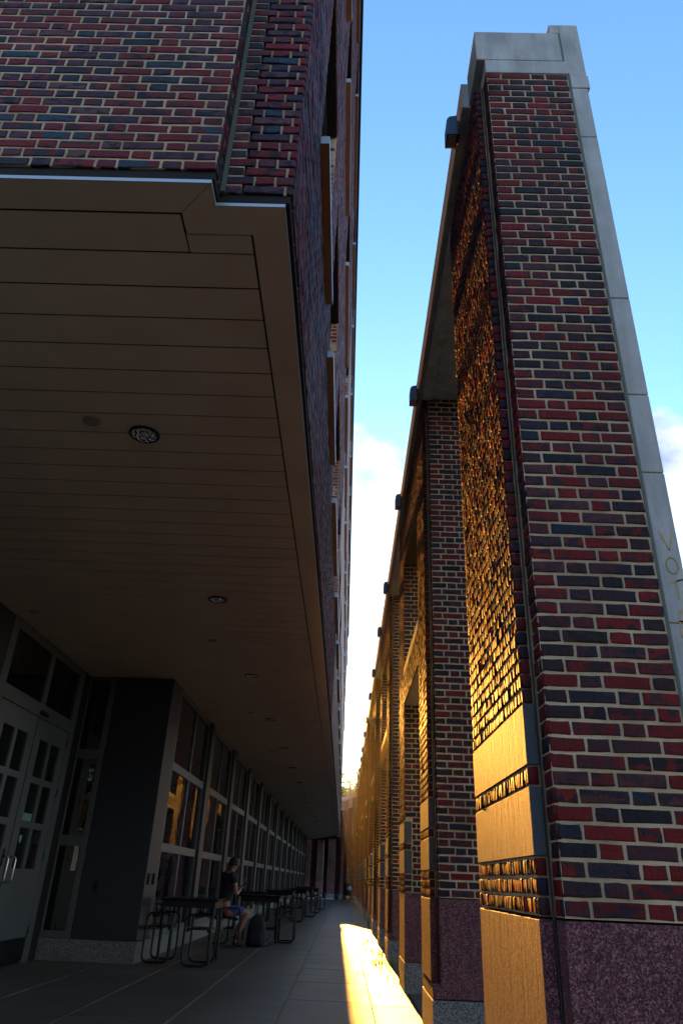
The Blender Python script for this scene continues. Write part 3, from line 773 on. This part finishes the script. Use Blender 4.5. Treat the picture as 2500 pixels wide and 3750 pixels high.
for i in range(15):
    c = dl if i == 0 else copy_tree(dl); c.location = (-1.55, 4.33+i*3.42, ZS-.001)
    c['label'] = '%s round recessed downlight counted from the camera in the plank soffit' % ordn[i]
spr = plain('sprinkler_plate', (.30, .24, .17), .5)
def disc(x, y, lab):
    o = MB().lathe([(.062, 0), (.06, -.008), (.0, -.010)], (0, 0, 0), 24).build('sprinkler_cover', spr, smooth=False); o.location = (x, y, ZS-.0005)
    tag(o, lab, 'sprinkler cover', 'flat round sprinkler covers in the soffit')
disc(-1.89, 4.18, 'flat tan disc in the soffit just left of the nearest downlight')
disc(-1.885, 9.38, 'flat tan disc in the soffit between the second and third downlights')
disc(-3.95, 8.43, 'flat tan disc in the soffit above the double doors')
disc(-1.88, 14.0, 'flat tan disc in the soffit between the third and fourth downlights')
disc(-1.88, 18.64, 'flat tan disc in the soffit just past the fifth downlight')

# ------------------------------------------------------------------ curved wing at the far end
path = [(.75, 52.3), (-.20, 55.9), (-2.0, 60.6), (-4.8, 65.6), (-8.0, 70)]
def wing():
    seg = []; k = 0
    for (ax, ay), (bx, by) in zip(path[:-1], path[1:]):
        L = math.hypot(bx-ax, by-ay); rz = math.atan2(-(bx-ax), by-ay)
        seg.append((ax, ay, L, rz))
    k = 0
    for (ax, ay, L, rz) in seg:
        n = max(1, int(L//2.6)+1)
        u = (-math.sin(rz), math.cos(rz))
        for i in range(n):
            d0 = i*(L/n)+.3; src = far2 if k % 2 == 0 else far3
            c = copy_tree(src); c.rotation_euler = (0, 0, rz)
            # local x0 = .75 must fall on path
            c.location = (ax+u[0]*d0-.75*math.cos(rz), ay+u[1]*d0-.75*math.sin(rz), 0)
            c['group'] = 'piers of the far bending wing'
            c['label'] = 'brick pier of the far wing past the building end, number %s from the right' % ['one', 'two', 'three', 'four', 'five', 'six', 'seven', 'eight', 'nine', 'ten', 'eleven', 'twelve'][k]
            k += 1
    t = thing('wing_coping', 'pale stone coping along the far bending wing of the colonnade', 'coping', (0, 0, 0))
    t2 = thing('wing_wall_panel', 'brick wall panels joining the far bending wing piers under its coping', 'brick panel')
    for (ax, ay, L, rz) in seg:
        c, s_ = math.cos(rz), math.sin(rz)
        def loc(x, y): return (ax+(x-.75)*c-y*s_, ay+(x-.75)*s_+y*c)
        MB().prism([loc(.70, -.02), loc(1.53, -.02), loc(1.53, L), loc(.70, L)], 6.33, 6.62).build('coping_block', lime, t)
        MB().prism([loc(.76, 0), loc(1.49, 0), loc(1.49, L), loc(.76, L)], 5.7, 6.32).build('brick_wall', bricktex, t2)
wing()
# low wall of the neighbouring building seen behind the wing
nb = thing('far_building', 'low dark brick building seen in shade beyond the wing piers', 'building')
box('brick_wall', bricktex, nb, -26, 16, 74, 76, -.1, 4.6, 0)
box('roof_edge', lime, nb, -26.1, 16.1, 73.9, 76.1, 4.603, 4.85, 0)
for i in range(5):
    f = box('window', framem, nb, -9-i*3.2, -7.4-i*3.2, 73.93, 73.99, 1.0, 3.6, .01); MB().box(-8.9-i*3.2, -7.5-i*3.2, 73.90, 73.925, 1.1, 3.5).build('pane', glassm, f)

# ------------------------------------------------------------------ trees and weeds
def make_tree(name, label, loc, h, cr_, nl, leaf=.16, seed=1, group=None, crown_z=None):
    R = np.random.RandomState(seed); t = thing(name, label, 'tree', loc, 0, group)
    tb = MB(); tb.tube([(0, 0, -.1), (.05, .02, h*.2), (-.05, .05, h*.4), (.05, -.03, h*.62), (0, 0, h*.85)], [h*.028, h*.022, h*.017, h*.010, h*.003], 10)
    tb.build('trunk', bark, t, smooth=True)
    cl = []; lm = MB()
    for i in range(26):
        a = R.uniform(0, 2*math.pi); z = R.uniform(.34, .92)*h; rr_ = cr_*math.sqrt(max(0, 1-((z/h-.6)/.42)**2))*R.uniform(.45, 1)
        e = Vector((rr_*math.cos(a), rr_*math.sin(a), z)); s0 = Vector((0, 0, z*.62)); m_ = (s0+e)/2+Vector((0, 0, .25))
        lm.tube([s0, m_, e], [h*.009, h*.006, .012], 6); cl.append((e, R.uniform(.55, 1.15)*cr_*.36)); cl.append((m_, cr_*.25))
    lm.build('limb', bark, t, smooth=True)
    k = nl; idx_ = R.randint(0, len(cl), k); C = np.array([tuple(c[0]) for c in cl])[idx_]; rd = np.array([c[1] for c in cl])[idx_]
    d = R.normal(0, 1, (k, 3)); d /= np.linalg.norm(d, axis=1)[:, None]; P = C+d*(rd*R.uniform(.25, 1, k)**.5)[:, None]*np.array([1, 1, .75])
    a = R.normal(0, 1, (k, 3)); a /= np.linalg.norm(a, axis=1)[:, None]; b = np.cross(a, R.normal(0, 1, (k, 3))); b /= np.linalg.norm(b, axis=1)[:, None]
    s_ = (leaf*R.uniform(.6, 1.3, k))[:, None]
    V = np.stack([P-a*s_, P+b*s_*.45, P+a*s_, P-b*s_*.45], 1).reshape(-1, 3); F = np.arange(4*k).reshape(-1, 4)
    me = bpy.data.meshes.new('crown'); me.vertices.add(len(V)); me.vertices.foreach_set('co', V.ravel().astype('f4'))
    me.loops.add(F.size); me.loops.foreach_set('vertex_index', F.ravel().astype('i4')); me.polygons.add(k)
    me.polygons.foreach_set('loop_start', (np.arange(k)*4).astype('i4')); me.polygons.foreach_set('loop_total', np.full(k, 4, 'i4'))
    at = me.attributes.new('rnd', 'FLOAT', 'POINT'); at.data.foreach_set('value', np.repeat(R.rand(k), 4).astype('f4'))
    me.update(calc_edges=True); link('crown', me, leafm, t); return t
make_tree('leafy_tree', 'green leafy tree showing above the far wing between the two buildings', (.4, 84, 0), 13.2, 5.0, 20000, .17, 3)
make_tree('leafy_tree', 'green leafy tree standing behind the low far building', (-7.5, 92, 0), 12.5, 5.5, 12000, .2, 4)
make_tree('leafy_tree', 'yellow-green tree on the lawn past the right edge of the nearest pier', (14.8, 26.3, 0), 13.5, 3.6, 14000, .13, 5)
make_tree('leafy_tree', 'leafy tree on the lawn seen as sunlit specks in the door glass', (11, 40, 0), 10.5, 4.2, 9000, .16, 6)
def weeds():
    R = random.Random(5); mb = MB()
    for (x, y, n, h) in ((.72, 11.0, 10, .07), (.68, 12.1, 16, .08), (.60, 12.9, 24, .1), (.70, 13.3, 18, .09), (.68, 14.5, 20, .12), (.55, 15.4, 18, .07), (.5, 16.8, 18, .06), (.62, 17.8, 22, .1), (.5, 20.5, 20, .07), (.5, 24, 20, .07), (.33, 11.5, 8, .05), (.35, 19.5, 14, .05), (.82, 13.0, 14, .10)):
        for i in range(n):
            px, py = x+R.uniform(-.12, .06), y+R.uniform(-.35, .35); a = R.uniform(0, 6.28); l = h*R.uniform(.4, 1); w = .006
            dx, dy = math.cos(a)*l*.5, math.sin(a)*l*.5; ox, oy = -math.sin(a)*w, math.cos(a)*w
            mb.add([(px-ox, py-oy, 0), (px+ox, py+oy, 0), (px+dx*.5+ox, py+dy*.5+oy, l*.6), (px+dx, py+dy, l), (px+dx*.5-ox, py+dy*.5-oy, l*.6)], [(0, 1, 2, 3, 4)])
    o = mb.build('weeds', leaf_mat('weed_green', (.10, .16, .02), (.22, .26, .04)), None, 'stuff')
    tag(o, 'tufts of weeds growing in the joint along the foot of the colonnade piers', 'weeds')
weeds()

# added unseen building and trees: shade the arcade and reflect in door glass
rb = thing('rear_shade_building', 'added unseen brick building behind the camera, shading the arcade', 'building')
box('brick_wall', bricktex, rb, -34, 3, -24, -20, -.05, 8.6, 0)
box('roof_edge', lime, rb, -34.1, 3.1, -24, -19.9, 8.603, 8.9, 0)
for i in range(9):
    for j in range(2):
        f = box('window', framem, rb, -32+i*3.9, -30+i*3.9, -19.995, -19.93, 1.2+j*4.4, 3.8+j*4.4, .01)
        MB().box(-31.9+i*3.9, -30.1+i*3.9, -19.925, -19.915, 1.3+j*4.4, 3.7+j*4.4).build('pane', glassm, f)
for i, (x, y, h) in enumerate(((-10, -11, 8.5), (-3, -14, 8), (6.5, -15, 8.5), (16, -8, 10), (13, 6, 9.5))):
    make_tree('leafy_tree', 'added unseen leafy tree shading the arcade, ' + ['leftmost', 'second from left', 'third from left', 'fourth from left', 'nearest the colonnade lawn'][i], (x, y, 0), h, h*.42, 9000, .2, 20+i)

# ------------------------------------------------------------------ tables, seats, person
def make_table():
    t = thing('cafe_table', 'x', 'table', (0, 0, 0), 0, 'black metal tables along the glazed wall')
    MB().box(-.42, .42, -.42, .42, .785, .815, 0, .012).build('tabletop', blackm, t)
    ap = MB()
    for a in ((-.38, .38, -.38, -.35), (-.38, .38, .35, .38), (-.38, -.35, -.35, .35), (.35, .38, -.35, .35)): ap.box(a[0], a[1], a[2], a[3], .70, .784)
    ap.build('apron', blackm, t)
    for sx in (-1, 1):
        for sy in (-1, 1): MB().tube([(sx*.36, sy*.36, 0), (sx*.36, sy*.36, .70)], .022, 10).build('leg', blackm, t)
    return t
def rrect(cx, cz, w, h, r, y, n=5):
    pts = []
    for (sx, sz, a0) in ((1, 1, 0), (-1, 1, 90), (-1, -1, 180), (1, -1, 270)):
        for i in range(n+1):
            a = math.radians(a0+90*i/n); pts.append((cx+sx*(w/2-r)+r*math.cos(a), y, cz+sz*(h/2-r)+r*math.sin(a)))
    return pts
def make_seat():
    t = thing('metal_seat', 'x', 'seat', (0, 0, 0), 0, 'black metal seats with looped tube sides')
    for sy in (-1, 1): MB().tube(rrect(0, .32, .36, .60, .08, sy*.27), .015, 10, True).build('side_loop', blackm, t, smooth=True)
    for i in range(6): MB().box(-.155+i*.053, -.112+i*.053, -.25, .25, .44, .462, 0, .006).build('slat', blackm, t)
    MB().box(-.16, -.13, -.25, .25, .415, .439).box(.13, .16, -.25, .25, .415, .439).build('seat_frame', blackm, t)
    return t
tb = make_table(); st = make_seat()
tpos = [(-2.12, 12.15, 0), (-1.52, 16.3, 0), (-2.2, 20.2, .1), (-1.75, 24.2, 0), (-1.5, 27.6, 0), (-1.45, 31.2, 0), (-1.35, 35.2, 0), (-1.8, 40, 0)]
tl = ['nearest black metal table in the shade of the arcade', 'black metal table in front of the seated man', 'third black metal table counted from the camera', 'fourth black metal table counted from the camera', 'fifth black metal table counted from the camera', 'sixth black metal table counted from the camera', 'seventh black metal table, standing nearest the sunlit far paving', 'last and farthest black metal table in the arcade']
for i, (x, y, r) in enumerate(tpos):
    c = tb if i == 0 else copy_tree(tb); c.location = (x-.1, y, 0); c.rotation_euler = (0, 0, r); c['label'] = tl[i]
    for j, dx in enumerate((-.50, .50)):
        if i == 1 and j == 0: px, py = -2.14, 15.02
        elif i == 0 and j == 0: px, py = x-.48, y-.2
        elif i == 0 and j == 1: px, py = x+.12, y-.42
        else: px, py = x-.1+dx, y+(.1 if j else -.15)
        s2 = st if (i == 0 and j == 0) else copy_tree(st); s2.location = (px, py, 0); s2.rotation_euler = (0, 0, r+(.5 if (i == 1 and j == 0) else 0))
        s2['label'] = 'black looped seat that the man is sitting on' if (i == 1 and j == 0) else 'black looped seat on the %s side of the %s table' % ('left' if j == 0 else 'right', ['nearest', 'second', 'third', 'fourth', 'fifth', 'sixth', 'seventh', 'farthest'][i])

skinm = plain('skin', (.38, .17, .11), .5); shirtm = plain('dark_cloth', (.012, .012, .018), .85); shortm = plain('blue_denim', (.045, .09, .26), .85, 0, .4, .4, scale=30)
hairm = plain('dark_hair', (.012, .009, .008), .7); shoem = plain('shoe', (.02, .02, .022), .6)
def skin(name, verts, edges, radii, m, parent, root=0, sub=2):
    me = bpy.data.meshes.new(name); me.from_pydata(verts, edges, []); o = link(name, me, m, parent)
    md = o.modifiers.new('skin', 'SKIN'); md.use_smooth_shade = True
    if not me.skin_vertices: bpy.context.view_layer.objects.active = o
    sv = me.skin_vertices[0].data
    for i, r in enumerate(radii):
        sv[i].radius = (r, r) if isinstance(r, (int, float)) else r
        sv[i].use_root = (i == root)
    ss = o.modifiers.new('sub', 'SUBSURF'); ss.levels = ss.render_levels = sub
    return o
px, py = -2.16, 15.0
man = thing('person', 'seated man in dark T-shirt and blue shorts holding a phone in the arcade', 'person', (px, py, 0))
# local coordinates; facing roughly (+.75,+.65)
V = [(0, 0, .56), (.0, .01, .72), (.015, .02, .92), (.03, .03, 1.10), (.05, .045, 1.19), (.075, .06, 1.25), (.105, .085, 1.33), (.10, .08, 1.42),   # 0-7 pelvis..crown
     (.12, -.10, 1.14), (.17, -.13, .96), (.195, -.07, .83), (.235, .05, .90), (.255, .10, .945),       # 8-12 right arm
     (-.09, .17, 1.15), (-.06, .25, .96), (.02, .29, .84), (.15, .20, .90), (.22, .15, .945),           # 13-17 left arm
     (.07, -.08, .54), (.26, -.02, .56), (.42, .05, .555), (.34, .04, .34), (.235, .03, .13), (.25, .03, .06), (.36, .05, .035),   # 18-24 right leg
     (-.02, .12, .54), (.18, .22, .56), (.34, .32, .555), (.28, .31, .34), (.19, .30, .12), (.21, .30, .06), (.32, .33, .035)]
Ed = [(0, 1), (1, 2), (2, 3), (3, 4), (4, 5), (5, 6), (6, 7), (3, 8), (8, 9), (9, 10), (10, 11), (11, 12), (3, 13), (13, 14), (14, 15), (15, 16), (16, 17),
      (0, 18), (18, 19), (19, 20), (20, 21), (21, 22), (22, 23), (23, 24), (0, 25), (25, 26), (26, 27), (27, 28), (28, 29), (29, 30), (30, 31)]
Rd = [.115, .105, .115, .12, .055, .052, .088, .06, .055, .043, .036, .028, .030, .055, .043, .036, .028, .030, .085, .075, .056, .052, .036, .038, .028, .085, .075, .056, .052, .036, .038, .028]
bodyo = skin('body', V, Ed, Rd, skinm, man)
# five fingers of each hand
fn = []; fe = []; frr = []
for hx, hy, hz, sgn in ((.255, .10, .945, 1), (.22, .15, .945, -1)):
    for q in range(5):
        b = len(fn); off = (q-2)*.017; ln = (.035, .048, .052, .048, .038)[q] if q < 5 else .04
        if q == 0: pts = [(hx-.01, hy, hz+.012), (hx+.01, hy+.004, hz+.035), (hx+.028, hy+.006, hz+.045)]
        else: pts = [(hx, hy+off*.6, hz-.01+off*.4), (hx+ln*.6, hy+off, hz+.004+off*.4), (hx+ln, hy+off, hz+.022)]
        fn += pts; fe += [(b, b+1), (b+1, b+2)]; frr += [.009, .0085, .007]
MBf = MB()
for i in range(0, len(fn), 3): MBf.tube(fn[i:i+3], frr[i:i+3], 8)
MBf.build('finger', skinm, man, 'stuff', True)
skin('t_shirt', [(0, 0, .60), (.0, .01, .74), (.015, .02, .92), (.03, .03, 1.10), (.045, .04, 1.175), (.12, -.10, 1.15), (.165, -.127, 1.0), (-.09, .17, 1.155), (-.065, .24, 1.0)],
     [(0, 1), (1, 2), (2, 3), (3, 4), (3, 5), (5, 6), (3, 7), (7, 8)], [.125, .128, .138, .135, .075, .072, .062, .072, .062], shirtm, man)
skin('shorts', [(0, 0, .57), (.0, .0, .66), (.08, -.08, .555), (.25, -.025, .57), (.37, .03, .568), (-.02, .12, .555), (.17, .215, .57), (.29, .29, .568)],
     [(0, 1), (0, 2), (2, 3), (3, 4), (0, 5), (5, 6), (6, 7)], [.128, .12, .098, .088, .078, .098, .088, .078], shortm, man)
for sx, sy, dy in ((.22, .03, .02), (.175, .30, .03)):
    skin('shoe', [(sx-.03, sy-.005, .045), (sx+.05, sy+.005, .042), (sx+.15, sy+dy, .034)], [(0, 1), (1, 2)], [.042, .042, .034], shoem, man, 0, 1)
    skin('sock', [(sx+.012, sy, .08), (sx+.03, sy, .16), (sx+.045, sy+.002, .21)], [(0, 1), (1, 2)], [.040, .040, .044], shoem, man, 0, 1)
hm = MB(); hv = []
for i in range(10):
    for k in range(16):
        th = i/9*math.pi*.62; ph = 2*math.pi*k/16; hv.append((.088+.098*math.sin(th)*math.cos(ph), .072+.093*math.sin(th)*math.sin(ph), 1.335+.115*math.cos(th)))
hm.add(hv, [(i*16+k, i*16+(k+1) % 16, (i+1)*16+(k+1) % 16, (i+1)*16+k) for i in range(9) for k in range(16)])
ho = hm.build('hair', hairm, man, smooth=True); ho.location = (-.012, -.010, .012)
fdir = Vector((.80, .60, 0)); sd = Vector((.60, -.80, 0)); hc = Vector((.105, .085, 1.335))
fm_ = MB()
for s_ in (-1, 1):
    c = hc+sd*s_*.085+Vector((0, 0, -.005)); fm_.tube([c+Vector((0, 0, -.03)), c+sd*s_*.008, c+Vector((0, 0, .03))], [.010, .016, .010], 8)
fm_.build('ear', skinm, man, smooth=True)
MB().tube([hc+fdir*.080+Vector((0, 0, .015)), hc+fdir*.112+Vector((0, 0, -.018)), hc+fdir*.085+Vector((0, 0, -.026))], [.008, .013, .010], 8).build('nose', skinm, man, smooth=True)
MB().tube([hc+fdir*.082+sd*.028+Vector((0, 0, -.05)), hc+fdir*.092+Vector((0, 0, -.05)), hc+fdir*.082-sd*.028+Vector((0, 0, -.05))], [.004, .006, .004], 6).build('mouth', plain('lips', (.25, .07, .06), .5), man, smooth=True)
gl = MB()
for s_ in (-1, 1):
    c = hc+fdir*.094+sd*s_*.032+Vector((0, 0, .008)); gl.tube([c+sd*.024*math.cos(a)+Vector((0, 0, .019*math.sin(a))) for a in [i*math.pi/6 for i in range(12)]], .003, 6, True)
    gl.tube([c+sd*s_*.024, hc+sd*s_*.09+Vector((0, 0, .01))], .003, 6)
gl.tube([hc+fdir*.096+sd*.01+Vector((0, 0, .012)), hc+fdir*.096-sd*.01+Vector((0, 0, .012))], .003, 6)
gl.build('glasses', blackm, man)
for s_ in (-1, 1):
    c = hc+fdir*.080+sd*s_*.032+Vector((0, 0, .008)); MB().lathe([(.0, -.009), (.009, -.006), (.012, 0), (.009, .006), (.0, .009)], tuple(c), 10).build('eye', plain('eye_white', (.6, .58, .55), .2), man, smooth=True)
ph = MB().box(-.035, .035, -.004, .004, -.07, .07, 0, .003).build('mobile_phone', blackm); ph.location = (px+.285, py+.135, .975); ph.rotation_euler = (-.5, 0, -.9)
tag(ph, 'dark mobile phone held in both hands of the seated man', 'phone')
scr = MB().box(-.031, .031, .0042, .0048, -.064, .064).build('screen', plain('phone_screen', (.02, .03, .035), .15), ph)
# backpack
bp = thing('backpack', 'black backpack standing on the paving at the right of the seated man', 'backpack', (-1.56, 15.15, 0))
def blob(rows, n=20):
    vs = []
    for z, w, d, yo_ in rows:
        for k in range(n):
            a = 2*math.pi*k/n; cx = abs(math.cos(a))**.7*math.copysign(1, math.cos(a)); cy = abs(math.sin(a))**.7*math.copysign(1, math.sin(a)); vs.append((w*cx, yo_+d*cy, z))
    m = len(rows); return MB().add(vs, [(i*n+k, i*n+(k+1) % n, (i+1)*n+(k+1) % n, (i+1)*n+k) for i in range(m-1) for k in range(n)]+[tuple(range(n))[::-1], tuple((m-1)*n+k for k in range(n))])
blob([(.0, .15, .09, 0), (.03, .175, .11, 0), (.2, .175, .12, 0), (.36, .155, .105, .01), (.45, .12, .085, .015), (.50, .07, .05, .02), (.51, .03, .03, .02)]).build('bag', shirtm, bp, smooth=True)
blob([(.04, .12, .04, -.12), (.06, .135, .055, -.12), (.2, .13, .055, -.12), (.26, .11, .03, -.11)]).build('front_pocket', shirtm, bp, smooth=True)
MB().tube([(-.03, .02, .50), (-.02, .02, .54), (.02, .02, .54), (.03, .02, .50)], .008, 8).build('top_handle', shirtm, bp, smooth=True)
MB().tube([(.15, .05, .10), (.21, .04, .13), (.25, .03, .07), (.23, .03, .02), (.15, .04, .02)], .008, 8).build('strap', shirtm, bp, smooth=True)
# pushchair far down the alley
pc = thing('pushchair', 'small dark loaded pushchair with a bright blue cloth far down the alley', 'pushchair', (.33, 50.5, 0), .4)
for sx in (-1, 1):
    for sy in (-1, 1):
        w = MB(); w.tube([(sx*.24, sy*.32+.11*math.cos(a), .115+.11*math.sin(a)) for a in [i*math.pi/7 for i in range(14)]], .018, 6, True); w.build('wheel', blackm, pc)
    MB().tube([(sx*.22, -.34, .12), (sx*.22, 0, .50), (sx*.22, .36, 1.0), (sx*.2, .42, 1.06)], .014, 8).tube([(sx*.22, .34, .12), (sx*.22, -.05, .6)], .014, 8).build('frame', blackm, pc)
MB().tube([(-.2, .42, 1.06), (.2, .42, 1.06)], .018, 8).build('handle', blackm, pc)
blob([(.35, .16, .2, 0), (.4, .21, .26, 0), (.6, .22, .24, .04), (.85, .21, .2, .1), (1.0, .19, .16, .14), (1.08, .1, .08, .15)]).build('canopy', shirtm, pc, smooth=True)
blob([(.66, .10, .05, -.2), (.7, .13, .07, -.2), (.8, .12, .06, -.17), (.86, .06, .03, -.16)]).build('blue_cloth', plain('bright_blue_cloth', (.08, .30, .65), .7), pc, smooth=True)
